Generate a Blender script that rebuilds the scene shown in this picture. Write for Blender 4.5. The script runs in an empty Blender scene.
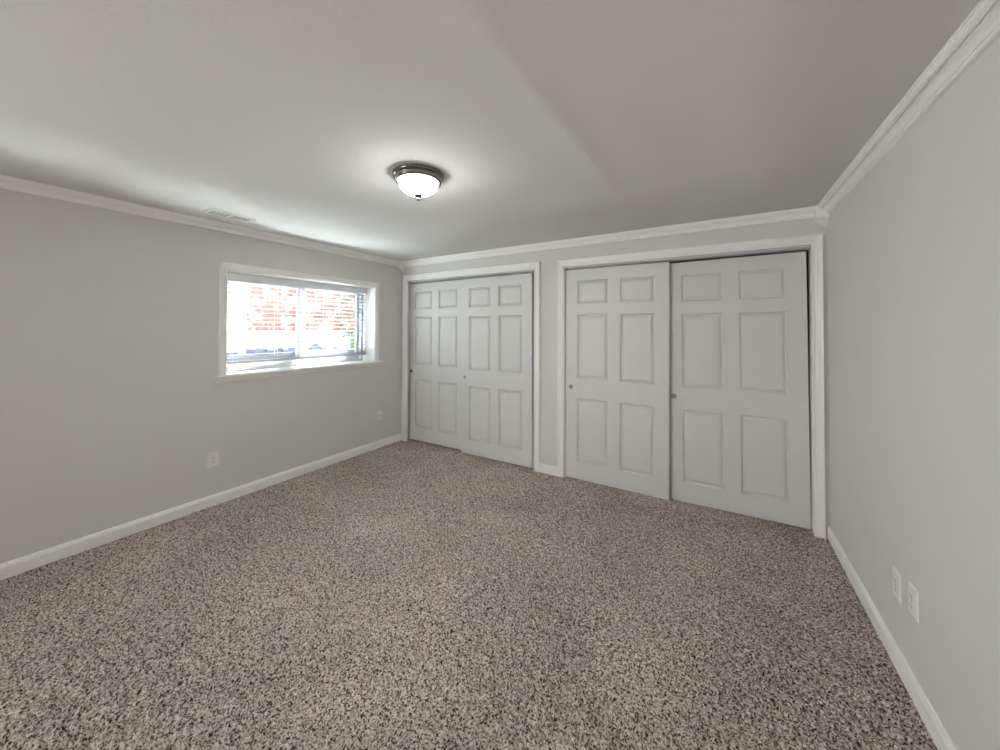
import bpy, bmesh, math, random
import numpy as np
from mathutils import Matrix, Vector
random.seed(7)
SC = bpy.context.scene
COL = SC.collection
PI = math.pi

# ------------------------------------------------------------------ camera
CAM = Vector((3.4791, -3.2898, 1.4289))
yaw, pitch, roll = (math.radians(a) for a in (31.3538, 0.7517, 0.1826))
fw = Vector((-math.sin(yaw) * math.cos(pitch), math.cos(yaw) * math.cos(pitch), math.sin(pitch)))
rt = Vector((math.cos(yaw), math.sin(yaw), 0))
up = rt.cross(fw)
r2 = rt * math.cos(roll) + up * math.sin(roll)
u2 = -rt * math.sin(roll) + up * math.cos(roll)
cd = bpy.data.cameras.new('camera')
cam = bpy.data.objects.new('camera', cd)
COL.objects.link(cam)
m = Matrix((r2, u2, -fw)).transposed().to_4x4()
m.translation = CAM
cam.matrix_world = m
cd.sensor_width = 36
cd.lens = 358.25 * 36 / 1000
cd.shift_y = -0.05103
cd.clip_start = 0.02
cd.clip_end = 200
SC.camera = cam

# ------------------------------------------------------------------ world, sun, fill light, exposure
w = bpy.data.worlds.new('sky')
SC.world = w
w.use_nodes = True
nt = w.node_tree
nt.nodes.clear()
wo = nt.nodes.new('ShaderNodeOutputWorld')
bg = nt.nodes.new('ShaderNodeBackground')
sk = nt.nodes.new('ShaderNodeTexSky')
sk.sky_type = 'NISHITA'
sk.sun_disc = False
sk.sun_elevation = math.radians(42)
sk.sun_rotation = math.radians(160)
sk.air_density = 1.0
sk.dust_density = 2.0
bg.inputs['Strength'].default_value = 0.6
nt.links.new(sk.outputs[0], bg.inputs[0])
nt.links.new(bg.outputs[0], wo.inputs[0])

def light(name, kind, loc, direction, energy, color=(1, 1, 1), **kw):
    d = bpy.data.lights.new(name, kind)
    o = bpy.data.objects.new(name, d)
    COL.objects.link(o)
    o.location = loc
    o.rotation_euler = Vector(direction).to_track_quat('-Z', 'Y').to_euler()
    d.energy = energy
    d.color = color
    for k, v in kw.items():
        setattr(d, k, v)
    return o
light('sun', 'SUN', (-3, -3, 6), (0.46, -0.85, -0.39), 208.0, (0.90, 0.96, 1.0), angle=math.radians(0.6))
# added unseen fill light behind the camera; no source is modelled there
light('fill_light_rear', 'AREA', (2.3, -6.5, 1.4), (0.0, 1, 0.05), 5.0, (0.95, 0.98, 1.0), shape='RECTANGLE', size=2.4, size_y=1.4)
# second added fill, unseen at the left rear, to brighten the right wall
light('fill_light_side', 'AREA', (0.5, -5.9, 1.25), (1, 0.95, 0.12), 38.0, (0.95, 0.98, 1.0), shape='RECTANGLE', size=1.3, size_y=1.5, spread=math.radians(125))

SC.view_settings.view_transform = 'Standard'
SC.view_settings.look = 'None'
SC.view_settings.gamma = 1
SC.view_settings.use_curve_mapping = False
SC.view_settings.exposure = 0.17
SC.cycles.use_denoising = True
SC.cycles.max_bounces = 10
SC.cycles.diffuse_bounces = 7
SC.cycles.glossy_bounces = 4
SC.cycles.transmission_bounces = 6
SC.cycles.sample_clamp_indirect = 0.0
SC.cycles.caustics_reflective = True
SC.cycles.blur_glossy = 0.0
SC.cycles.caustics_refractive = False

# ------------------------------------------------------------------ room numbers (metres)
W, H, YF = 4.126, 2.28, -6.6          # width, ceiling height, front wall
LT = 0.28                             # left wall thickness
WY0, WY1, WZ0, WZ1 = -1.935, -0.435, 1.035, 1.917   # window opening
BT = 0.12                             # back wall thickness
CL = (0.036, 1.885, 2.035)            # left closet opening x0,x1,top
CR = (2.205, 4.048, 2.028)            # right closet opening

# ------------------------------------------------------------------ helpers
def srgb(r, g, b):
    f = lambda c: (c / 255 / 12.92) if c / 255 <= 0.04045 else ((c / 255 + 0.055) / 1.055) ** 2.4
    return (f(r), f(g), f(b), 1)

def mat(name, col, rough=0.6, metal=0.0, spec=0.5, noise=None, bump=None, emit=None, trans=0.0, coat=0.0):
    """noise=(scale, amount) slight colour variation, bump=(scale, strength, distance)"""
    M = bpy.data.materials.new(name)
    M.use_nodes = True
    n = M.node_tree
    b = n.nodes['Principled BSDF']
    b.inputs['Base Color'].default_value = col
    b.inputs['Roughness'].default_value = rough
    b.inputs['Metallic'].default_value = metal
    b.inputs['Specular IOR Level'].default_value = spec
    if trans: b.inputs['Transmission Weight'].default_value = trans
    tc = n.nodes.new('ShaderNodeTexCoord')
    if noise:
        t = n.nodes.new('ShaderNodeTexNoise')
        t.inputs['Scale'].default_value = noise[0]
        t.inputs['Detail'].default_value = 4
        n.links.new(tc.outputs['Object'], t.inputs['Vector'])
        r = n.nodes.new('ShaderNodeMix')
        r.data_type = 'RGBA'
        a = noise[1]
        r.inputs[6].default_value = tuple(c * (1 - a) for c in col[:3]) + (1,)
        r.inputs[7].default_value = tuple(min(1, c * (1 + a)) for c in col[:3]) + (1,)
        n.links.new(t.outputs['Fac'], r.inputs[0])
        n.links.new(r.outputs[2], b.inputs['Base Color'])
    if bump:
        t = n.nodes.new('ShaderNodeTexNoise')
        t.inputs['Scale'].default_value = bump[0]
        t.inputs['Detail'].default_value = 3
        n.links.new(tc.outputs['Object'], t.inputs['Vector'])
        bm_ = n.nodes.new('ShaderNodeBump')
        bm_.inputs['Strength'].default_value = bump[1]
        bm_.inputs['Distance'].default_value = bump[2]
        n.links.new(t.outputs['Fac'], bm_.inputs['Height'])
        n.links.new(bm_.outputs[0], b.inputs['Normal'])
    if emit:
        b.inputs['Emission Color'].default_value = emit[0]
        b.inputs['Emission Strength'].default_value = emit[1]
    return M

M_WALL = mat('greige_wall_paint', srgb(214, 212, 207), 0.75, noise=(1.5, 0.012), bump=(140, 0.12, 0.0015), spec=0.3)
M_CEIL = mat('ceiling_paint', srgb(227, 225, 220), 0.85, noise=(1.2, 0.012), bump=(60, 0.32, 0.003), spec=0.2)
M_TRIM = mat('white_trim_paint', srgb(241, 239, 234), 0.38, noise=(6, 0.01), spec=0.45)
M_DOOR = mat('white_door_paint', srgb(214, 213, 209), 0.42, noise=(3, 0.01), bump=(180, 0.08, 0.0008), spec=0.45)
M_TRACK = mat('painted_track', srgb(196, 196, 194), 0.4, noise=(8, 0.02), spec=0.5)
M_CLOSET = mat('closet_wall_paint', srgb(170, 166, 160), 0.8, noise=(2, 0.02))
M_NICKEL = mat('brushed_nickel', srgb(172, 168, 160), 0.3, 0.95, noise=(40, 0.05))
M_NICKEL2 = mat('satin_nickel_dull', srgb(150, 147, 140), 0.42, 0.7, noise=(40, 0.05))
M_RING = mat('polished_dark_nickel', srgb(128, 124, 118), 0.2, 1.0, noise=(40, 0.03))
M_FINIAL = mat('dark_bronze_finial', srgb(52, 49, 46), 0.3, 0.9, noise=(40, 0.05))
M_BLACK = mat('black_finger_cup', srgb(34, 32, 30), 0.4, 0.3, noise=(40, 0.05))
M_PLATE = mat('white_plastic', srgb(236, 232, 224), 0.3, noise=(20, 0.01))
M_HOLE = mat('dark_slot', srgb(40, 38, 36), 0.6, noise=(20, 0.05))
M_VINYL = mat('white_vinyl', srgb(186, 188, 190), 0.35, noise=(10, 0.01))
M_HEAD = mat('blind_valance_white', srgb(226, 228, 228), 0.4, noise=(10, 0.01))
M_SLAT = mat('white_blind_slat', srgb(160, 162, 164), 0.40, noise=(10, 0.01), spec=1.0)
M_CORD = mat('white_cord', srgb(215, 213, 208), 0.8, noise=(60, 0.03))
M_VENTSHADE = mat('vent_shade_dark', srgb(38, 38, 38), 0.7, noise=(20, 0.1))
M_GLOW = mat('frosted_lit_glass', srgb(250, 248, 244), 0.35, noise=(10, 0.01), emit=((0.95, 0.975, 1.0, 1), 122.0))
def glow_falloff():
    # emission shaped to keep the ceiling halo weak: the bottom of the frosted glass shines most, its rim least
    n = M_GLOW.node_tree
    b = n.nodes['Principled BSDF']
    tc = n.nodes.new('ShaderNodeTexCoord'); sx = n.nodes.new('ShaderNodeSeparateXYZ'); mr = n.nodes.new('ShaderNodeMapRange')
    n.links.new(tc.outputs['Object'], sx.inputs[0]); n.links.new(sx.outputs[2], mr.inputs[0])
    mr.interpolation_type = 'SMOOTHSTEP'
    mr.inputs[1].default_value = -0.100; mr.inputs[2].default_value = -0.056
    mr.inputs[3].default_value = GLOW_MAX; mr.inputs[4].default_value = GLOW_MIN
    n.links.new(mr.outputs[0], b.inputs['Emission Strength'])
GLOW_MAX, GLOW_MIN = 150.0, 8.0
glow_falloff()

def glass_mat():
    M = bpy.data.materials.new('window_glass')
    M.use_nodes = True
    n = M.node_tree
    n.nodes.clear()
    o = n.nodes.new('ShaderNodeOutputMaterial')
    t = n.nodes.new('ShaderNodeBsdfTransparent')
    t.inputs[0].default_value = (0.93, 0.95, 0.94, 1)
    g = n.nodes.new('ShaderNodeBsdfGlossy')
    g.inputs['Roughness'].default_value = 0.03
    lw = n.nodes.new('ShaderNodeLayerWeight')
    pw = n.nodes.new('ShaderNodeMath'); pw.operation = 'POWER'
    pw.inputs[1].default_value = 4.0
    n.links.new(lw.outputs['Facing'], pw.inputs[0])
    f = n.nodes.new('ShaderNodeMapRange')
    f.inputs[3].default_value = 0.03; f.inputs[4].default_value = 0.6
    n.links.new(pw.outputs[0], f.inputs[0])
    mx = n.nodes.new('ShaderNodeMixShader')
    n.links.new(f.outputs[0], mx.inputs[0])
    n.links.new(t.outputs[0], mx.inputs[1])
    n.links.new(g.outputs[0], mx.inputs[2])
    n.links.new(mx.outputs[0], o.inputs[0])
    return M
M_GLASS = glass_mat()

def carpet_mat():
    M = bpy.data.materials.new('taupe_frieze_carpet')
    M.use_nodes = True
    n = M.node_tree
    b = n.nodes['Principled BSDF']
    b.inputs['Roughness'].default_value = 0.95
    b.inputs['Specular IOR Level'].default_value = 0.1
    tc = n.nodes.new('ShaderNodeTexCoord')
    def tex(scale, detail, dist=0.0):
        t = n.nodes.new('ShaderNodeTexNoise')
        t.inputs['Scale'].default_value = scale
        t.inputs['Detail'].default_value = detail
        t.inputs['Distortion'].default_value = dist
        n.links.new(tc.outputs['Object'], t.inputs['Vector'])
        return t
    a = tex(130, 2, 0.8)
    rp = n.nodes.new('ShaderNodeValToRGB')
    e = rp.color_ramp.elements
    e[0].position = 0.39; e[0].color = srgb(52, 44, 38)  # yarn flecks; dark end also puts shade between tufts into the colour
    e[1].position = 0.62; e[1].color = srgb(214, 203, 194)
    x = e.new(0.47); x.color = srgb(162, 149, 138)
    n.links.new(a.outputs['Fac'], rp.inputs[0])
    big = tex(1.7, 3, 0.5)
    mr = n.nodes.new('ShaderNodeMapRange')
    mr.inputs[1].default_value = 0.3; mr.inputs[2].default_value = 0.7
    mr.inputs[3].default_value = 0.87; mr.inputs[4].default_value = 1.13
    n.links.new(big.outputs['Fac'], mr.inputs[0])
    vm = n.nodes.new('ShaderNodeVectorMath'); vm.operation = 'SCALE'
    n.links.new(rp.outputs[0], vm.inputs[0])
    n.links.new(mr.outputs[0], vm.inputs['Scale'])
    n.links.new(vm.outputs[0], b.inputs['Base Color'])
    fine = tex(260, 2)
    bp = n.nodes.new('ShaderNodeBump')
    bp.inputs['Strength'].default_value = 0.6
    bp.inputs['Distance'].default_value = 0.003
    n.links.new(fine.outputs['Fac'], bp.inputs['Height'])
    n.links.new(bp.outputs[0], b.inputs['Normal'])
    return M
M_CARPET = carpet_mat()

def link(name, bm, material, parent=None, smooth=False, loc=None):
    me = bpy.data.meshes.new(name)
    bmesh.ops.recalc_face_normals(bm, faces=bm.faces)
    bm.to_mesh(me)
    bm.free()
    me.materials.append(material)
    if smooth:
        for p in me.polygons: p.use_smooth = True
    o = bpy.data.objects.new(name, me)
    COL.objects.link(o)
    if parent is not None: o.parent = parent
    if loc: o.location = loc
    return o

def box(bm, x0, x1, y0, y1, z0, z1, bev=0.0):
    r = bmesh.ops.create_cube(bm, size=1)
    vs = r['verts']
    for v in vs:
        v.co = Vector((x0 + (v.co.x + .5) * (x1 - x0), y0 + (v.co.y + .5) * (y1 - y0), z0 + (v.co.z + .5) * (z1 - z0)))
    if bev:
        es = list({e for v in vs for e in v.link_edges})
        bmesh.ops.bevel(bm, geom=es, offset=bev, segments=2, affect='EDGES', profile=0.6)
    return bm

def boxo(name, material, dims, parent=None, bev=0.0):
    bm = bmesh.new()
    box(bm, *dims, bev=bev)
    return link(name, bm, material, parent)

def lathe(bm, prof, n=48, axis='Z', centre=(0, 0, 0)):
    """prof: list of (radius, height)"""
    rings = []
    c = Vector(centre)
    for r, h in prof:
        if r < 1e-6:
            p = {'Z': (0, 0, h), 'Y': (0, h, 0), 'X': (h, 0, 0)}[axis]
            rings.append([bm.verts.new(c + Vector(p))])
        else:
            ring = []
            for i in range(n):
                a = 2 * PI * i / n
                ca, sa = r * math.cos(a), r * math.sin(a)
                p = {'Z': (ca, sa, h), 'Y': (ca, h, sa), 'X': (h, ca, sa)}[axis]
                ring.append(bm.verts.new(c + Vector(p)))
            rings.append(ring)
    for A, B in zip(rings, rings[1:]):
        for i in range(n):
            j = (i + 1) % n
            if len(A) == 1 and len(B) == 1: continue
            if len(A) == 1: bm.faces.new((A[0], B[i], B[j]))
            elif len(B) == 1: bm.faces.new((A[i], A[j], B[0]))
            else: bm.faces.new((A[i], A[j], B[j], B[i]))
    return bm

def extrude_profile(bm, pts2, origin, uax, vax, along, length, mitre0=None, mitre1=None):
    """pts2 (u,v) closed profile; extruded 'along' from origin; the mitres shift each end by factor*(u) """
    o, ua, va, al = Vector(origin), Vector(uax), Vector(vax), Vector(along)
    A, B = [], []
    for (u, v) in pts2:
        s0 = (mitre0 or 0) * u
        s1 = (mitre1 or 0) * u
        A.append(bm.verts.new(o + ua * u + va * v + al * s0))
        B.append(bm.verts.new(o + ua * u + va * v + al * (length + s1)))
    n = len(pts2)
    for i in range(n):
        j = (i + 1) % n
        bm.faces.new((A[i], A[j], B[j], B[i]))
    bm.faces.new(A[::-1])
    bm.faces.new(B)
    return bm

def wall_with_holes(name, material, axis, p, thick, u0, u1, z0, z1, holes, parent=None):
    """plane wall; axis 'x' (normal x at x=p, runs in y) or 'y'; thick is signed away from the room; holes (ua,ub,za,zb)"""
    us = sorted({u0, u1, *[h[0] for h in holes], *[h[1] for h in holes]})
    zs = sorted({z0, z1, *[h[2] for h in holes], *[h[3] for h in holes]})
    us = [u for u in us if u0 <= u <= u1]; zs = [z for z in zs if z0 <= z <= z1]
    def hole(i, k):
        if i < 0 or k < 0 or i >= len(us) - 1 or k >= len(zs) - 1: return True
        cu, cz = (us[i] + us[i + 1]) / 2, (zs[k] + zs[k + 1]) / 2
        return any(a < cu < b and c < cz < d for a, b, c, d in holes)
    bm = bmesh.new()
    vd = {}
    def V(i, k, s):
        if (i, k, s) not in vd:
            q = p + (thick if s else 0)
            vd[(i, k, s)] = bm.verts.new((q, us[i], zs[k]) if axis == 'x' else (us[i], q, zs[k]))
        return vd[(i, k, s)]
    for i in range(len(us) - 1):
        for k in range(len(zs) - 1):
            if hole(i, k): continue
            for s in (0, 1):
                bm.faces.new((V(i, k, s), V(i + 1, k, s), V(i + 1, k + 1, s), V(i, k + 1, s)))
            for (di, dk, a, b) in ((-1, 0, (i, k), (i, k + 1)), (1, 0, (i + 1, k), (i + 1, k + 1)), (0, -1, (i, k), (i + 1, k)), (0, 1, (i, k + 1), (i + 1, k + 1))):
                if hole(i + di, k + dk):
                    bm.faces.new((V(*a, 0), V(*b, 0), V(*b, 1), V(*a, 1)))
    o = link(name, bm, material, parent)
    o['kind'] = 'structure'
    return o

def empty(name, loc, rz=0.0):
    o = bpy.data.objects.new(name, None)
    COL.objects.link(o)
    o.location = loc
    o.rotation_euler = (0, 0, rz)
    o.empty_display_size = 0.1
    return o

def tag(o, label, cat, group=None):
    o['label'] = label
    o['category'] = cat
    o['kind'] = 'thing'
    if group: o['group'] = group
    return o

def struct(o):
    o['kind'] = 'structure'
    return o

# ------------------------------------------------------------------ floor: carpet with real tufts
def build_floor():
    rng = np.random.default_rng(3)
    step = 0.005
    xs = np.arange(0, W + step, step)
    ys_f = np.arange(-3.35, 0.10, step)
    ys_c = np.arange(YF, -3.35, 0.03)
    ys = np.concatenate([ys_c, ys_f])
    nx, ny = len(xs), len(ys)
    def blur(n, sx, sy):
        fx = np.fft.fftfreq(n.shape[0])[:, None]; fy = np.fft.fftfreq(n.shape[1])[None, :]
        g = np.exp(-2 * (PI ** 2) * ((fx * sx) ** 2 + (fy * sy) ** 2))
        r = np.fft.ifft2(np.fft.fft2(n) * g).real
        return r / r.std()
    a = blur(rng.standard_normal((nx, ny)), 0.85, 0.85)
    b = blur(rng.standard_normal((nx, ny)), 2.2, 2.2)
    c = blur(rng.standard_normal((nx, ny)), 30, 30)
    h = np.clip(0.75 * a + 0.45 * b, -2.2, 1.3)
    h = h * 0.0056 * (1 + 0.18 * np.clip(c, -1.5, 1.5)) - 0.005
    h[:, :len(ys_c)] = -0.003
    wob = rng.uniform(-0.0016, 0.0016, (2, nx, ny)) 
    wob[:, 0, :] = wob[:, -1, :] = 0; wob[:, :, 0] = wob[:, :, -1] = 0
    X = xs[:, None] + wob[0]; Y = ys[None, :] + wob[1]
    X[-1, :] = W
    co = np.stack([X, Y, h], -1).reshape(-1, 3).astype(np.float32)
    i = np.arange(nx - 1)[:, None] * ny + np.arange(ny - 1)[None, :]
    q = np.stack([i, i + ny, i + ny + 1, i + 1], -1).reshape(-1, 4)
    me = bpy.data.meshes.new('floor')
    me.vertices.add(len(co)); me.vertices.foreach_set('co', co.ravel())
    me.loops.add(q.size); me.loops.foreach_set('vertex_index', q.ravel().astype(np.int32))
    me.polygons.add(len(q)); me.polygons.foreach_set('loop_start', np.arange(0, q.size, 4, dtype=np.int32))
    me.polygons.foreach_set('use_smooth', np.ones(len(q), bool))
    me.update(calc_edges=True)
    me.materials.append(M_CARPET)
    o = bpy.data.objects.new('floor', me)
    COL.objects.link(o)
    struct(o)
build_floor()

# ------------------------------------------------------------------ ceiling (with the soft drywall ridge)
def build_ceiling():
    bm = bmesh.new()
    xs = [0, 1.0, 2.0, 2.6, 2.74, 2.80, 2.84, 2.88, 2.91, 2.94, 2.97, 3.0, 3.04, 3.08, 3.14, 3.28, 3.6, W]
    ys = [YF, -5, -4, -3, -2, -1, 0]
    g = [[bm.verts.new((x, y, H - 0.0075 * math.exp(-((x - 2.93) / 0.070) ** 2) * (1 if -4.5 < y < -0.2 else 0.2))) for y in ys] for x in xs]
    for a in range(len(xs) - 1):
        for b in range(len(ys) - 1):
            bm.faces.new((g[a][b], g[a][b + 1], g[a + 1][b + 1], g[a + 1][b]))
    r = bmesh.ops.extrude_face_region(bm, geom=list(bm.faces))
    for v in r['geom']:
        if isinstance(v, bmesh.types.BMVert): v.co.z = H + 0.12
    o = link('ceiling', bm, M_CEIL)
    for p in o.data.polygons:
        p.use_smooth = abs(p.normal.z) > 0.9
    struct(o)
build_ceiling()

# ------------------------------------------------------------------ walls
wall_with_holes('wall_left', M_WALL, 'x', 0.0, -LT, YF - 0.1, 1.0, -0.12, H + 0.12, [(WY0, WY1, WZ0, WZ1)])
wall_with_holes('wall_back', M_WALL, 'y', 0.0, BT, 0.0, W, -0.12, H + 0.12, [(CL[0], CL[1], -0.12, CL[2]), (CR[0], CR[1], -0.12, CR[2])])
wall_with_holes('wall_right', M_WALL, 'x', W, 0.12, YF - 0.1, 1.0, -0.12, H + 0.12, [])
wall_with_holes('wall_front', M_WALL, 'y', YF, -0.1, 0.0, W, -0.12, H + 0.12, [])
# closet interior shell
wall_with_holes('wall_closet', M_CLOSET, 'y', 0.72, 0.1, 0.0, W, -0.12, H + 0.12, [])
struct(boxo('wall_closet_divider', M_CLOSET, (1.98, 2.10, BT, 0.72, -0.02, H)))
struct(boxo('floor_closet', M_CARPET, (0, W, 0.09, 0.72, -0.1, -0.012)))
struct(boxo('ceiling_closet', M_CLOSET, (0, W, BT, 0.82, H, H + 0.1)))

# ------------------------------------------------------------------ baseboards
BB = [(0, 0), (0.0135, 0), (0.0135, 0.066), (0.0115, 0.071), (0.0115, 0.074), (0.0085, 0.0785), (0.0075, 0.084), (0.004, 0.0885), (0, 0.0885)]
bm = bmesh.new(); extrude_profile(bm, BB, (0, YF, -0.002), (1, 0, 0), (0, 0, 1), (0, 1, 0), -YF); struct(link('baseboard_left', bm, M_TRIM))
bm = bmesh.new(); extrude_profile(bm, BB, (W, YF, -0.002), (-1, 0, 0), (0, 0, 1), (0, 1, 0), -YF); struct(link('baseboard_right', bm, M_TRIM))
bm = bmesh.new(); extrude_profile(bm, BB, (1.948, 0, -0.002), (0, -1, 0), (0, 0, 1), (1, 0, 0), 2.142 - 1.948); struct(link('baseboard_back', bm, M_TRIM))
bm = bmesh.new(); extrude_profile(bm, BB, (0, YF, -0.002), (0, 1, 0), (0, 0, 1), (1, 0, 0), W); struct(link('baseboard_front', bm, M_TRIM))

# ------------------------------------------------------------------ crown moulding
def arc(cx, cy, r, a0, a1, n):
    return [(cx + r * math.cos(math.radians(a0 + (a1 - a0) * i / n)), cy + r * math.sin(math.radians(a0 + (a1 - a0) * i / n))) for i in range(n + 1)]
# (p out from wall, d down from the ceiling as negative z)
CR_P = [(0, 0), (0.066, 0), (0.066, -0.007), (0.061, -0.0075), (0.061, -0.011), (0.059, -0.017), (0.054, -0.0215), (0.050, -0.0225), (0.050, -0.0265),
        (0.0455, -0.0265), (0.0455, -0.0215), (0.0415, -0.0215), (0.0415, -0.0300),
        (0.036, -0.0310), (0.029, -0.0355), (0.023, -0.0410), (0.0200, -0.0475), (0.0200, -0.0510), (0.0160, -0.0510), (0.0160, -0.0590), (0.0125, -0.0625), (0, -0.0625)]
def crown(name, origin, out, along, length):
    bm = bmesh.new()
    extrude_profile(bm, CR_P, origin, out, (0, 0, 1), along, length, 0, 0)
    return struct(link(name, bm, M_TRIM))
crown('trim_1', (0, YF, H), (1, 0, 0), (0, 1, 0), -YF)
crown('trim_2', (0, 0, H), (0, -1, 0), (1, 0, 0), W)
crown('trim_3', (W, YF, H), (-1, 0, 0), (0, 1, 0), -YF)
crown('trim_4', (0, YF, H), (0, 1, 0), (1, 0, 0), W)
def corner_block(name, cx, sx, s, zb, zt):
    bm = bmesh.new()
    x0, x1 = cx, cx + sx * s
    T = [bm.verts.new((x, y, H)) for x, y in ((x0, 0), (x1, 0), (x1, -s), (x0, -s))]
    B = [bm.verts.new(c) for c in ((x0, 0, zt), (x1, 0, zb), (x1, -s, zb), (x0, -s, zb))]
    for i in range(4):
        j = (i + 1) % 4
        bm.faces.new((T[i], T[j], B[j], B[i]))
    bm.faces.new(T)
    bm.faces.new((B[0], B[1], B[2])); bm.faces.new((B[0], B[2], B[3]))
    bmesh.ops.bevel(bm, geom=[e for e in bm.edges if all(v.co.z < H - .01 for v in e.verts)] , offset=0.004, segments=2, affect='EDGES')
    return struct(link(name, bm, M_TRIM))
corner_block('trim_5', W, -1, 0.074, 2.200, 2.130)
corner_block('trim_6', 0, 1, 0.072, 2.205, 2.140)

# ------------------------------------------------------------------ casings
def CAS(wd):   # casing profile: u from the inner edge outward, v proud of the wall
    return [(0, 0), (0, 0.011), (0.003, 0.0135), (0.009, 0.0140), (0.0105, 0.0095), (0.0150, 0.0095), (0.017, 0.0125), (0.030, 0.0155), (wd - 0.014, 0.0170), (wd - 0.003, 0.0200), (wd, 0.0185), (wd, 0)]

def CCAS(wd):   # the closets' casing is the same shape, thickened to widen its shadow on the wall
    return [(u, v * 1.35) for u, v in CAS(wd)]
def closet_frame(name, x0, x1, zt, wl, wr, wt, over=0.0, over_r=0.0):
    root = struct(empty(name, ((x0 + x1) / 2, 0, 0)))
    ox = (x0 + x1) / 2
    bm = bmesh.new(); extrude_profile(bm, CCAS(wl), (x0 - ox + over, 0, -0.002), (-1, 0, 0), (0, -1, 0), (0, 0, 1), zt + 0.002, 0, wt / wl); link('side_casing', bm, M_TRIM, root)
    bm = bmesh.new(); extrude_profile(bm, CCAS(wr), (x1 - ox - over_r, 0, -0.002), (1, 0, 0), (0, -1, 0), (0, 0, 1), zt + 0.002, 0, wt / wr); link('side_casing', bm, M_TRIM, root)
    bm = bmesh.new()
    o, A, B = None, [], []
    for u, v in CCAS(wt):
        A.append(bm.verts.new((x0 - ox + over - u * wl / wt, -v, zt + u))); B.append(bm.verts.new((x1 - ox - over_r + u * wr / wt, -v, zt + u)))
    n = len(A)
    for i in range(n):
        bm.faces.new((A[i], A[(i + 1) % n], B[(i + 1) % n], B[i]))
    bm.faces.new(A[::-1]); bm.faces.new(B)
    link('head_casing', bm, M_TRIM, root)
    # jambs that line the opening
    for a, b in ((x0 - ox - 0.004, x0 - ox + 0.004), (x1 - ox - 0.004, x1 - ox + 0.004)):
        boxo('side_jamb', M_TRIM, (a, b, -0.002, BT + 0.01, -0.01, zt), root)
    # double sliding track: a top plate with three downstanding lips
    bm = bmesh.new()
    prof = [(0.000, 0.0), (0.000, -0.022), (0.003, -0.022), (0.003, -0.004), (0.048, -0.004), (0.048, -0.016), (0.051, -0.016), (0.051, -0.004), (0.098, -0.004), (0.098, -0.020), (0.101, -0.020), (0.101, 0.0)]
    extrude_profile(bm, [(u, v) for u, v in prof], (x0 - ox + 0.004, 0.002, zt + 0.003), (0, 1, 0), (0, 0, 1), (1, 0, 0), x1 - x0 - 0.008)
    link('sliding_track', bm, M_TRACK, root)
    boxo('head_jamb', M_TRIM, (x0 - ox, x1 - ox, 0.0, BT + 0.01, zt + 0.003, zt + 0.016), root)
    return root
closet_frame('door_1', CL[0], CL[1], CL[2], 0.080, 0.066, 0.070, 0.070)
closet_frame('door_2', CR[0], CR[1], CR[2], 0.062, 0.060, 0.066, 0.0, 0.008)

# ------------------------------------------------------------------ six panel sliding closet doors
PX_ = [0.0, 0.112, 0.402, 0.507, 0.797, 0.909]
PZ_ = [0.0, 0.160, 0.768, 0.952, 1.562, 1.662, 1.885, 1.992]
TH = 0.033
def panel_mesh(x0, x1, z0, z1):
    """moulded raised panel: sloping rim, flat groove, raised field; local front at y=0"""
    bm = bmesh.new()
    loops = [(0.0, 0.0), (0.0015, 0.0010), (0.0090, 0.0160), (0.0110, 0.0170), (0.0130, 0.0170), (0.0320, 0.0030), (0.047, 0.0015), (0.052, 0.0015)]
    rings = []
    for ins, d in loops:
        rings.append([bm.verts.new((x, d, z)) for x, z in ((x0 + ins, z0 + ins), (x1 - ins, z0 + ins), (x1 - ins, z1 - ins), (x0 + ins, z1 - ins))])
    for A, B in zip(rings, rings[1:]):
        for i in range(4):
            bm.faces.new((A[i], A[(i + 1) % 4], B[(i + 1) % 4], B[i]))
    bm.faces.new(rings[-1])
    back = [bm.verts.new((x, 0.020, z)) for x, z in ((x0, z0), (x1, z0), (x1, z1), (x0, z1))]
    for i in range(4):
        bm.faces.new((rings[0][i], back[i], back[(i + 1) % 4], rings[0][(i + 1) % 4]))
    bm.faces.new(back[::-1])
    return bm
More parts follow.
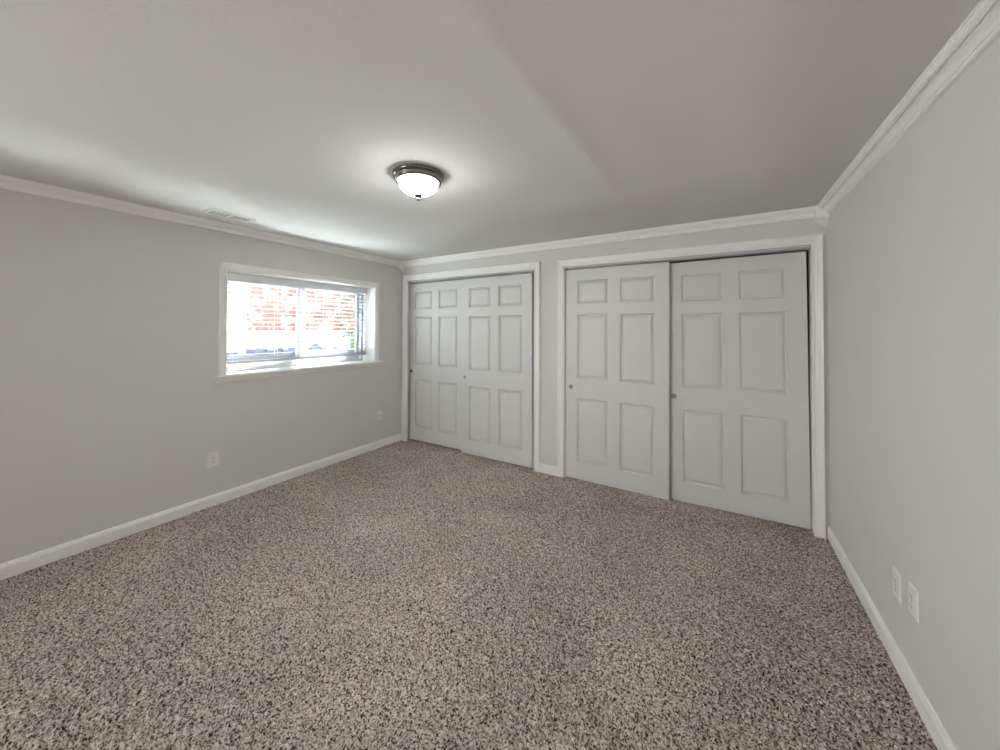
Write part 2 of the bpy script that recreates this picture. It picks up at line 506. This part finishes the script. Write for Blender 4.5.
def closet_door(x0, yf, z0, tilt, label, pull, width=0.909):
    root = empty('closet_door', (x0, yf, z0))
    k = width / 0.909
    px = [0, 0.112 * k, 0.402 * k, 0.507 * k, 0.797 * k, width]
    # slab of stiles and rails with six openings
    bm = bmesh.new(); vd = {}
    cols, rows = len(px) - 1, len(PZ_) - 1
    hole = lambda i, j: i in (1, 3) and j in (1, 3, 5)
    def V(i, j, s):
        if (i, j, s) not in vd: vd[(i, j, s)] = bm.verts.new((px[i], (0, TH)[s], PZ_[j]))
        return vd[(i, j, s)]
    for i in range(cols):
        for j in range(rows):
            bm.faces.new((V(i, j, 1), V(i + 1, j, 1), V(i + 1, j + 1, 1), V(i, j + 1, 1)))
            if not hole(i, j):
                bm.faces.new((V(i, j, 0), V(i + 1, j, 0), V(i + 1, j + 1, 0), V(i, j + 1, 0)))
                continue
            # pocket behind the panel
            P = [V(i, j, 0), V(i + 1, j, 0), V(i + 1, j + 1, 0), V(i, j + 1, 0)]
            Q = [bm.verts.new((p.co.x, 0.0205, p.co.z)) for p in P]
            for a in range(4): bm.faces.new((P[a], P[(a + 1) % 4], Q[(a + 1) % 4], Q[a]))
            bm.faces.new(Q)
    for i in range(cols):
        bm.faces.new((V(i, 0, 0), V(i + 1, 0, 0), V(i + 1, 0, 1), V(i, 0, 1)))
        bm.faces.new((V(i, rows, 0), V(i + 1, rows, 0), V(i + 1, rows, 1), V(i, rows, 1)))
    for j in range(rows):
        bm.faces.new((V(0, j, 0), V(0, j + 1, 0), V(0, j + 1, 1), V(0, j, 1)))
        bm.faces.new((V(cols, j, 0), V(cols, j + 1, 0), V(cols, j + 1, 1), V(cols, j, 1)))
    link('door_slab', bm, M_DOOR, root)
    for j in (1, 3, 5):
        for i in (1, 3):
            link('raised_panel', panel_mesh(px[i], px[i + 1], PZ_[j], PZ_[j + 1]), M_DOOR, root)
    # finger pull
    mt, lab = pull
    bm = bmesh.new()
    lathe(bm, [(0, -0.0006), (0.0125, -0.0008), (0.0150, -0.0022), (0.0185, -0.0030), (0.0205, -0.0018), (0.0210, 0.0005), (0, 0.0005)], 28, 'Y', (0.052, 0, 0.868))
    f = link('finger_pull', bm, mt, root, True)
    f['label'] = lab
    root.rotation_euler = (0, math.radians(tilt), 0)
    return tag(root, label, 'door', 'sliding six panel closet doors')
closet_door(0.054, 0.062, 0.010, -0.25, 'white six panel sliding closet door with black finger pull, nearest the window wall', (M_BLACK, 'black round finger pull'))
closet_door(0.948, 0.013, 0.006, -0.3, 'white six panel sliding closet door overlapping the one beside the window wall', (M_NICKEL, 'bright chrome round finger pull'))
closet_door(2.212, 0.013, 0.006, 0.22, 'white six panel closet door standing in front of the door beside the bare wall', (M_NICKEL2, 'dull metal round finger pull'))
closet_door(3.112, 0.064, -0.004, -0.42, 'white six panel sliding closet door recessed behind its partner, beside the bare wall', (M_NICKEL2, 'dull metal round finger pull'), 0.926)

# ------------------------------------------------------------------ window (structure)
win = struct(empty('window_1', (0, (WY0 + WY1) / 2, WZ0)))
wy, wz = (WY0 + WY1) / 2, WZ0
def wloc(dims):  # world dims to the window's own frame
    return (dims[0], dims[1], dims[2] - wy, dims[3] - wy, dims[4] - wz, dims[5] - wz)
cw = 0.052
bm = bmesh.new(); extrude_profile(bm, CAS(cw), (0, WY0 - wy, 0), (0, -1, 0), (1, 0, 0), (0, 0, 1), WZ1 - WZ0, 0, 1); link('window_side_casing', bm, M_TRIM, win)
bm = bmesh.new(); extrude_profile(bm, CAS(cw), (0, WY1 - wy, 0), (0, 1, 0), (1, 0, 0), (0, 0, 1), WZ1 - WZ0, 0, 1); link('window_side_casing', bm, M_TRIM, win)
bm = bmesh.new()
A = [bm.verts.new((v, WY0 - wy - u, WZ1 - wz + u)) for u, v in CAS(cw)]; B = [bm.verts.new((v, WY1 - wy + u, WZ1 - wz + u)) for u, v in CAS(cw)]
for i in range(len(A)):
    j = (i + 1) % len(A); bm.faces.new((A[i], A[j], B[j], B[i]))
bm.faces.new(A[::-1]); bm.faces.new(B)
link('window_head_casing', bm, M_TRIM, win)
# reveal liners
boxo('side_reveal', M_TRIM, wloc((-0.20, 0.001, WY0 - 0.001, WY0 + 0.006, WZ0, WZ1)), win)
boxo('side_reveal', M_TRIM, wloc((-0.20, 0.001, WY1 - 0.006, WY1 + 0.001, WZ0, WZ1)), win)
boxo('head_reveal', M_TRIM, wloc((-0.20, 0.001, WY0, WY1, WZ1 - 0.006, WZ1 + 0.001)), win)
# stool with a rounded nose and horns, apron below
bm = bmesh.new()
N = [(-0.20, 0.0), (0.036, 0.0), (0.041, 0.003), (0.043, 0.009), (0.041, 0.015), (0.036, 0.018), (-0.20, 0.018)]
extrude_profile(bm, N, (0, WY0 - wy, -0.014), (1, 0, 0), (0, 0, 1), (0, 1, 0), WY1 - WY0)
link('window_sill', bm, M_TRIM, win)
for ya, yb in ((WY0 - 0.082, WY0), (WY1, WY1 + 0.088)):
    bm = bmesh.new()
    extrude_profile(bm, [(0.0, 0.0)] + N[1:6] + [(0.0, 0.018)], (0, ya - wy, -0.014), (1, 0, 0), (0, 0, 1), (0, 1, 0), yb - ya)
    link('sill_horn', bm, M_TRIM, win)
bm = bmesh.new()
extrude_profile(bm, [(0, 0), (0.006, 0), (0.012, 0.006), (0.0135, 0.016), (0.022, 0.026), (0.027, 0.034), (0.028, 0.043), (0, 0.043)], (0, WY0 - 0.078 - wy, -0.057), (1, 0, 0), (0, 0, 1), (0, 1, 0), WY1 - WY0 + 0.160)
link('window_apron', bm, M_TRIM, win)
# vinyl slider
def frame_mesh(x0, x1, y0, y1, z0, z1, t):
    bm = bmesh.new()
    o = [(y0, z0), (y1, z0), (y1, z1), (y0, z1)]
    i_ = [(y0 + t, z0 + t), (y1 - t, z0 + t), (y1 - t, z1 - t), (y0 + t, z1 - t)]
    O0 = [bm.verts.new((x0, *p)) for p in o]; O1 = [bm.verts.new((x1, *p)) for p in o]
    I0 = [bm.verts.new((x0, *p)) for p in i_]; I1 = [bm.verts.new((x1, *p)) for p in i_]
    for a in range(4):
        b = (a + 1) % 4
        bm.faces.new((O0[a], O0[b], I0[b], I0[a])); bm.faces.new((O1[a], O1[b], I1[b], I1[a]))
        bm.faces.new((O0[a], O0[b], O1[b], O1[a])); bm.faces.new((I0[a], I0[b], I1[b], I1[a]))
    return bm
link('window_frame', frame_mesh(-0.275, -0.20, WY0 - wy, WY1 - wy, 0, WZ1 - wz, 0.034), M_VINYL, win)
for ya, yb, xa in ((WY0 + 0.034, wy + 0.034, -0.232), (wy - 0.034, WY1 - 0.034, -0.262)):
    s = link('window_sash', frame_mesh(xa, xa + 0.026, ya - wy, yb - wy, 0.034, WZ1 - wz - 0.034, 0.042), M_VINYL, win)
    boxo('window_pane', M_GLASS, (xa + 0.011, xa + 0.015, ya - wy + 0.04, yb - wy - 0.04, 0.074, WZ1 - wz - 0.074), s)

# ------------------------------------------------------------------ venetian blind (thing)
BX = -0.158
bl = tag(empty('window_blind', (BX, wy, WZ1 - 0.006)), 'white horizontal slat blind lowered inside the window above the sill', 'blind')
by0, by1 = WY0 + 0.012 - wy, WY1 - 0.010 - wy
boxo('headrail', M_HEAD, (-0.026, 0.024, by0 + 0.004, by1 - 0.004, -0.050, 0.0), bl)
bm = bmesh.new()
extrude_profile(bm, [(0.024, -0.070), (0.030, -0.072), (0.032, -0.062), (0.030, -0.055), (0.030, -0.016), (0.032, -0.008), (0.030, -0.001), (0.024, -0.001)], (0, by0, 0), (1, 0, 0), (0, 0, 1), (0, 1, 0), by1 - by0)
link('valance', bm, M_HEAD, bl)
def slat_mesh():
    bm = bmesh.new()
    T, Bv = [], []
    for k in range(7):
        u = -0.025 + 0.05 * k / 6
        zc = 0.0008 * (1 - (u / 0.025) ** 2)
        T.append((u, zc + 0.0022)); Bv.append((u, zc))
    extrude_profile(bm, T + Bv[::-1], (0, by0 + 0.004, 0), (1, 0, 0), (0, 0, 1), (0, 1, 0), by1 - by0 - 0.008)
    return bm
s0 = link('slat', slat_mesh(), M_SLAT, bl, True)
zs = [-0.092 - 0.0420 * k for k in range(16)]
bottom = zs[-1]
stack = [bottom - 0.026 - 0.0085 * k for k in range(4)]
for k, z in enumerate(zs + stack):
    s = s0 if k == 0 else s0.copy()
    if k: COL.objects.link(s)
    s.location = (0, 0, z)
    s.rotation_euler = (0, math.radians(-6 + 3 * math.sin(k * 2.4) if k < 16 else 0), 0)
rail_z = stack[-1] - 0.022
boxo('bottom_rail', M_SLAT, (-0.026, 0.026, by0 + 0.003, by1 - 0.003, rail_z - 0.004, rail_z + 0.016), bl, 0.003)
for yc in (by0 + 0.09, -0.28, 0.22, by1 - 0.07):
    for xo in (-0.0265, 0.0265):
        bm = bmesh.new()
        lathe(bm, [(0, rail_z), (0.0011, rail_z), (0.0011, -0.05), (0, -0.05)], 6, 'Z', (xo, yc, 0))
        link('ladder_cord', bm, M_CORD, bl)

# ------------------------------------------------------------------ flush ceiling light (thing)
lp = tag(empty('ceiling_light', (2.065, -1.842, H)), 'flush dome ceiling light with glowing frosted glass and brushed metal ring', 'ceiling light')
bm = bmesh.new()
lathe(bm, [(0, 0), (0.132, 0), (0.139, -0.004), (0.141, -0.012), (0.137, -0.019), (0.129, -0.022), (0.126, -0.027), (0.128, -0.034), (0.125, -0.042), (0.117, -0.046), (0.111, -0.044), (0.109, -0.030), (0, -0.030)], 72)
link('metal_ring', bm, M_RING, lp, True)
bm = bmesh.new()
pr = [(0.108, -0.036)] + [(0.108 * math.cos(math.radians(a)) ** 0.85, -0.040 - 0.073 * math.sin(math.radians(a))) for a in (0, 8, 16, 25, 34, 43, 52, 61, 70, 78, 85)] + [(0, -0.113)]
lathe(bm, pr, 72)
link('glass_shade', bm, M_GLOW, lp, True)
bm = bmesh.new()
lathe(bm, [(0, -0.108), (0.020, -0.110), (0.0215, -0.117), (0.018, -0.123), (0.009, -0.127), (0.008, -0.132), (0.0110, -0.136), (0.0095, -0.143), (0, -0.146)], 24)
link('finial', bm, M_FINIAL, lp, True)

# ------------------------------------------------------------------ ceiling vent (thing)
vt = tag(empty('ceiling_vent', (0.318, -2.045, H)), 'small white rectangular air register in the ceiling above the window', 'air vent')
vw, vl = 0.066, 0.152
def frame_xy(x0, x1, y0, y1, z0, z1, t, ch):
    bm = bmesh.new()
    def ring(i, z): return [bm.verts.new(p) for p in ((x0 + i, y0 + i, z), (x1 - i, y0 + i, z), (x1 - i, y1 - i, z), (x0 + i, y1 - i, z))]
    R = [ring(0, z1), ring(ch, z0), ring(t, z0), ring(t, z1)]
    for A, B in zip(R, R[1:] + R[:1]):
        for a in range(4):
            b = (a + 1) % 4
            bm.faces.new((A[a], A[b], B[b], B[a]))
    return bm
link('register_frame', frame_xy(-vw, vw, -vl, vl, -0.007, 0.0, 0.022, 0.006), M_TRIM, vt)
boxo('shade_backing', M_VENTSHADE, (-vw + 0.022, vw - 0.022, -vl + 0.022, vl - 0.022, -0.0030, -0.0002), vt)  # dark sheet under the ceiling, stands in for shade behind the louvers
boxo('centre_bar', M_TRIM, (-vw + 0.022, vw - 0.022, -0.008, 0.008, -0.0066, -0.0028), vt)
for k in range(2):
    xk = -vw + 0.050 + k * 0.0320
    bm = bmesh.new()
    extrude_profile(bm, [(0.004, -0.0020), (-0.004, -0.0064), (-0.0028, -0.0068), (0.0052, -0.0020)], (xk, -vl + 0.024, 0), (1, 0, 0), (0, 0, 1), (0, 1, 0), 2 * vl - 0.048)
    link('louver', bm, M_TRIM, vt)

# ------------------------------------------------------------------ wall plates (things); local: x out of the wall, y along, z up
def plate_base(root):
    bm = bmesh.new()
    ring = lambda ins, d: [bm.verts.new((d, y, z)) for y, z in ((-0.036 + ins, -0.058 + ins), (0.036 - ins, -0.058 + ins), (0.036 - ins, 0.058 - ins), (-0.036 + ins, 0.058 - ins))]
    R = [ring(0, 0), ring(0, 0.0025), ring(0.0025, 0.0055), ring(0.006, 0.0065)]
    for A, B in zip(R, R[1:]):
        for a in range(4): bm.faces.new((A[a], A[(a + 1) % 4], B[(a + 1) % 4], B[a]))
    bm.faces.new(R[0][::-1]); bm.faces.new(R[-1])
    link('cover_plate', bm, M_PLATE, root)
def outlet(loc, rz, label):
    root = empty('wall_outlet', loc, rz)
    plate_base(root)
    for zc in (-0.0195, 0.0195):
        bm = bmesh.new()
        pts = [(0.0155 * math.cos(a), 0.0135 * max(-0.85, min(0.85, math.sin(a)))) for a in [2 * PI * k / 24 for k in range(24)]]
        A = [bm.verts.new((0.006, y, zc + z)) for y, z in pts]; B = [bm.verts.new((0.0085, y * 0.96, zc + z * 0.96)) for y, z in pts]
        for a in range(24): bm.faces.new((A[a], A[(a + 1) % 24], B[(a + 1) % 24], B[a]))
        bm.faces.new(B)
        r = link('receptacle', bm, M_PLATE, root)
        boxo('slot', M_HOLE, (0.0078, 0.0088, -0.0075, -0.0048, zc - 0.002, zc + 0.007), r)
        boxo('slot', M_HOLE, (0.0078, 0.0088, 0.0048, 0.0072, zc - 0.001, zc + 0.006), r)
        bm = bmesh.new(); lathe(bm, [(0, 0.0078), (0.0026, 0.0078), (0.0026, 0.0088), (0, 0.0088)], 12, 'X', (0, 0, zc - 0.0075)); link('ground_hole', bm, M_HOLE, r)
    bm = bmesh.new(); lathe(bm, [(0, 0.006), (0.003, 0.006), (0.003, 0.0075), (0, 0.008)], 12, 'X'); link('screw', bm, M_NICKEL2, root)
    return tag(root, label, 'outlet', 'white duplex wall outlets')
outlet((0, -2.014, 0.369), 0, 'white wall outlet low on the wall under the window')
outlet((W, -1.097, 0.345), PI, 'white wall outlet low on the bare wall, the one nearer the closet')
outlet((W, -1.248, 0.372), PI, 'white wall outlet low on the bare wall, the one farther from the closet')
cp = empty('wall_plate', (0, -0.353, 0.381))
plate_base(cp)
bm = bmesh.new(); lathe(bm, [(0, 0.006), (0.0075, 0.006), (0.0075, 0.008), (0.0048, 0.008), (0.0048, 0.015), (0, 0.015)], 18, 'X'); link('jack', bm, M_NICKEL2, cp)
for z in (-0.042, 0.042):
    bm = bmesh.new(); lathe(bm, [(0, 0.006), (0.003, 0.006), (0.003, 0.0075), (0, 0.008)], 12, 'X', (0, 0, z)); link('screw', bm, M_PLATE, cp)
tag(cp, 'white wall plate with small centre jack, low in the corner beside the closet', 'wall plate')

# ------------------------------------------------------------------ outside the window
def brick_mat():
    M = bpy.data.materials.new('red_brick')
    M.use_nodes = True
    n = M.node_tree; b = n.nodes['Principled BSDF']
    b.inputs['Roughness'].default_value = 0.9
    tc = n.nodes.new('ShaderNodeTexCoord')
    mp = n.nodes.new('ShaderNodeMapping')
    mp.inputs['Rotation'].default_value = (0, -PI / 2, 0)
    sx = n.nodes.new('ShaderNodeSeparateXYZ'); cx = n.nodes.new('ShaderNodeCombineXYZ')
    n.links.new(tc.outputs['Object'], sx.inputs[0])
    n.links.new(sx.outputs[1], cx.inputs[0]); n.links.new(sx.outputs[2], cx.inputs[1])
    bk = n.nodes.new('ShaderNodeTexBrick')
    bk.inputs['Scale'].default_value = 4.0
    bk.inputs['Color1'].default_value = srgb(172, 92, 84)
    bk.inputs['Color2'].default_value = srgb(188, 122, 92)
    bk.inputs['Mortar'].default_value = srgb(168, 150, 138)
    n.links.new(cx.outputs[0], bk.inputs['Vector'])
    nz = n.nodes.new('ShaderNodeTexNoise')
    nz.inputs['Scale'].default_value = 2.6; nz.inputs['Detail'].default_value = 6; nz.inputs['Roughness'].default_value = 0.7
    n.links.new(tc.outputs['Object'], nz.inputs['Vector'])
    cr = n.nodes.new('ShaderNodeValToRGB')
    cr.color_ramp.elements[0].position = 0.46; cr.color_ramp.elements[1].position = 0.60
    n.links.new(nz.outputs['Fac'], cr.inputs[0])
    mx = n.nodes.new('ShaderNodeMix'); mx.data_type = 'RGBA'
    mx.inputs[7].default_value = srgb(226, 206, 196)
    n.links.new(cr.outputs[0], mx.inputs[0])
    n.links.new(bk.outputs['Color'], mx.inputs[6])
    n.links.new(mx.outputs[2], b.inputs['Base Color'])
    return M
M_BRICK = brick_mat()
M_GRAVEL = mat('pale_gravel', srgb(128, 130, 138), 0.9, noise=(9, 0.35), bump=(14, 0.8, 0.03))
M_FENCE = mat('white_fence_vinyl', srgb(238, 238, 236), 0.5, noise=(3, 0.02))
M_SUNBAND = mat('sunlit_ground_tone', srgb(214, 212, 208), 0.8, noise=(3, 0.05))
M_LEAF = mat('shrub_leaf', srgb(104, 128, 84), 0.7, noise=(8, 0.3))
M_BARK = mat('shrub_bark', srgb(112, 92, 76), 0.9, noise=(20, 0.2))
M_ROOF = mat('grey_shingle', srgb(120, 116, 112), 0.9, noise=(12, 0.2), bump=(30, 0.5, 0.01))
M_STONE = mat('blue_grey_stone', srgb(104, 110, 126), 0.85, noise=(6, 0.25), bump=(20, 0.5, 0.02))
GZ = 0.80
struct(boxo('ground', M_GRAVEL, (-16, -LT - 0.001, -12, 16, GZ - 0.3, GZ)))
hs = empty('neighbour_house', (-6.5, 5.6, GZ))
boxo('sunlit_band', M_SUNBAND, (-4, 0.03, -3.6, 5.0, 0.0, 0.5), hs)  # added pale band; its colour stands in for bright sunlit ground
boxo('brick_wall', M_BRICK, (-4, 0.0, -3.57, 4.97, 0.5, 2.9), hs)
bm = bmesh.new()
extrude_profile(bm, [(-4.4, 2.9), (0.4, 2.9), (0.4, 3.0), (-2.0, 4.3), (-4.4, 3.0)], (0, -4.0, 0), (1, 0, 0), (0, 0, 1), (0, 1, 0), 9.4)
link('roof', bm, M_ROOF, hs)
tag(hs, 'red brick house wall seen through the blind slats', 'house')
fe = empty('glare_fence', (-6.2, -2.2, GZ))  # added white fence, stands in for the glare at the window's left
boxo('fence_panel', M_FENCE, (-0.02, 0.02, -5.0, 3.0, 0.06, 1.85), fe)
boxo('top_rail', M_FENCE, (-0.04, 0.04, -5.0, 3.0, 1.80, 1.90), fe)
for k in range(5):
    boxo('fence_post', M_FENCE, (-0.06, 0.06, -5.0 + 2.0 * k - 0.06, -5.0 + 2.0 * k + 0.06, 0.0, 1.98), fe, 0.005)
tag(fe, 'white fence added outside the window to stand in for glare', 'fence')
def shrub(x, y, h, label):
    root = empty('garden_shrub', (x, y, GZ))
    bm = bmesh.new()
    for k in range(700):
        a, b_, r = random.uniform(0, 2 * PI), random.uniform(-1, 1), random.uniform(0.55, 1) ** 0.5
        c = Vector((math.cos(a) * math.sqrt(1 - b_ * b_) * 0.42 * h * r, math.sin(a) * math.sqrt(1 - b_ * b_) * 0.42 * h * r, h * (0.55 + 0.42 * b_ * r)))
        n = Vector((random.uniform(-1, 1), random.uniform(-1, 1), random.uniform(-.3, 1))).normalized()
        t = n.orthogonal().normalized(); s = n.cross(t); L = random.uniform(0.03, 0.06)
        bm.faces.new([bm.verts.new(c + p) for p in (t * L, s * L * .5 + n * .004, -t * L, -s * L * .5 + n * .004)])
    link('foliage', bm, M_LEAF, root)
    bm = bmesh.new()
    for k in range(6):
        a = k * PI / 3 + random.uniform(-.3, .3)
        d = Vector((math.cos(a) * .3 * h, math.sin(a) * .3 * h, h * .75))
        n = d.normalized(); t = n.orthogonal().normalized(); s = n.cross(t)
        A = [bm.verts.new((t * math.cos(q) + s * math.sin(q)) * .014) for q in (0, 1.26, 2.51, 3.77, 5.03)]
        B = [bm.verts.new(d + (t * math.cos(q) + s * math.sin(q)) * .004) for q in (0, 1.26, 2.51, 3.77, 5.03)]
        for i in range(5): bm.faces.new((A[i], A[(i + 1) % 5], B[(i + 1) % 5], B[i]))
    link('branches', bm, M_BARK, root)
    return tag(root, label, 'shrub', 'shrubs outside the window')
shrub(-4.6, 2.95, 1.75, 'green shrub outside the window, taller of the two')
shrub(-3.0, 1.75, 0.62, 'green shrub outside the window, shorter of the two')
def stone(x, y, s):
    bm = bmesh.new()
    bmesh.ops.create_icosphere(bm, subdivisions=2, radius=s)
    for v in bm.verts:
        v.co *= random.uniform(0.75, 1.2); v.co.z *= 0.8
    o = link('garden_stone', bm, M_STONE, None, True, (x, y, GZ + 0.42 * s))
    tag(o, 'blue grey rock lying on the pale gravel outside the window', 'stone', 'rocks on the gravel')
spots = []
while len(spots) < 34:
    sx, sy, sr = random.uniform(-5.6, -2.6), random.uniform(0.9, 4.2), random.uniform(0.08, 0.19)
    if all(math.hypot(sx - a, sy - b) > 1.3 * (sr + c) for a, b, c in spots) and math.hypot(sx + 4.6, sy - 2.95) > 0.9 and math.hypot(sx + 3.0, sy - 1.75) > 0.55:
        spots.append((sx, sy, sr))
for q in spots:
    stone(*q)
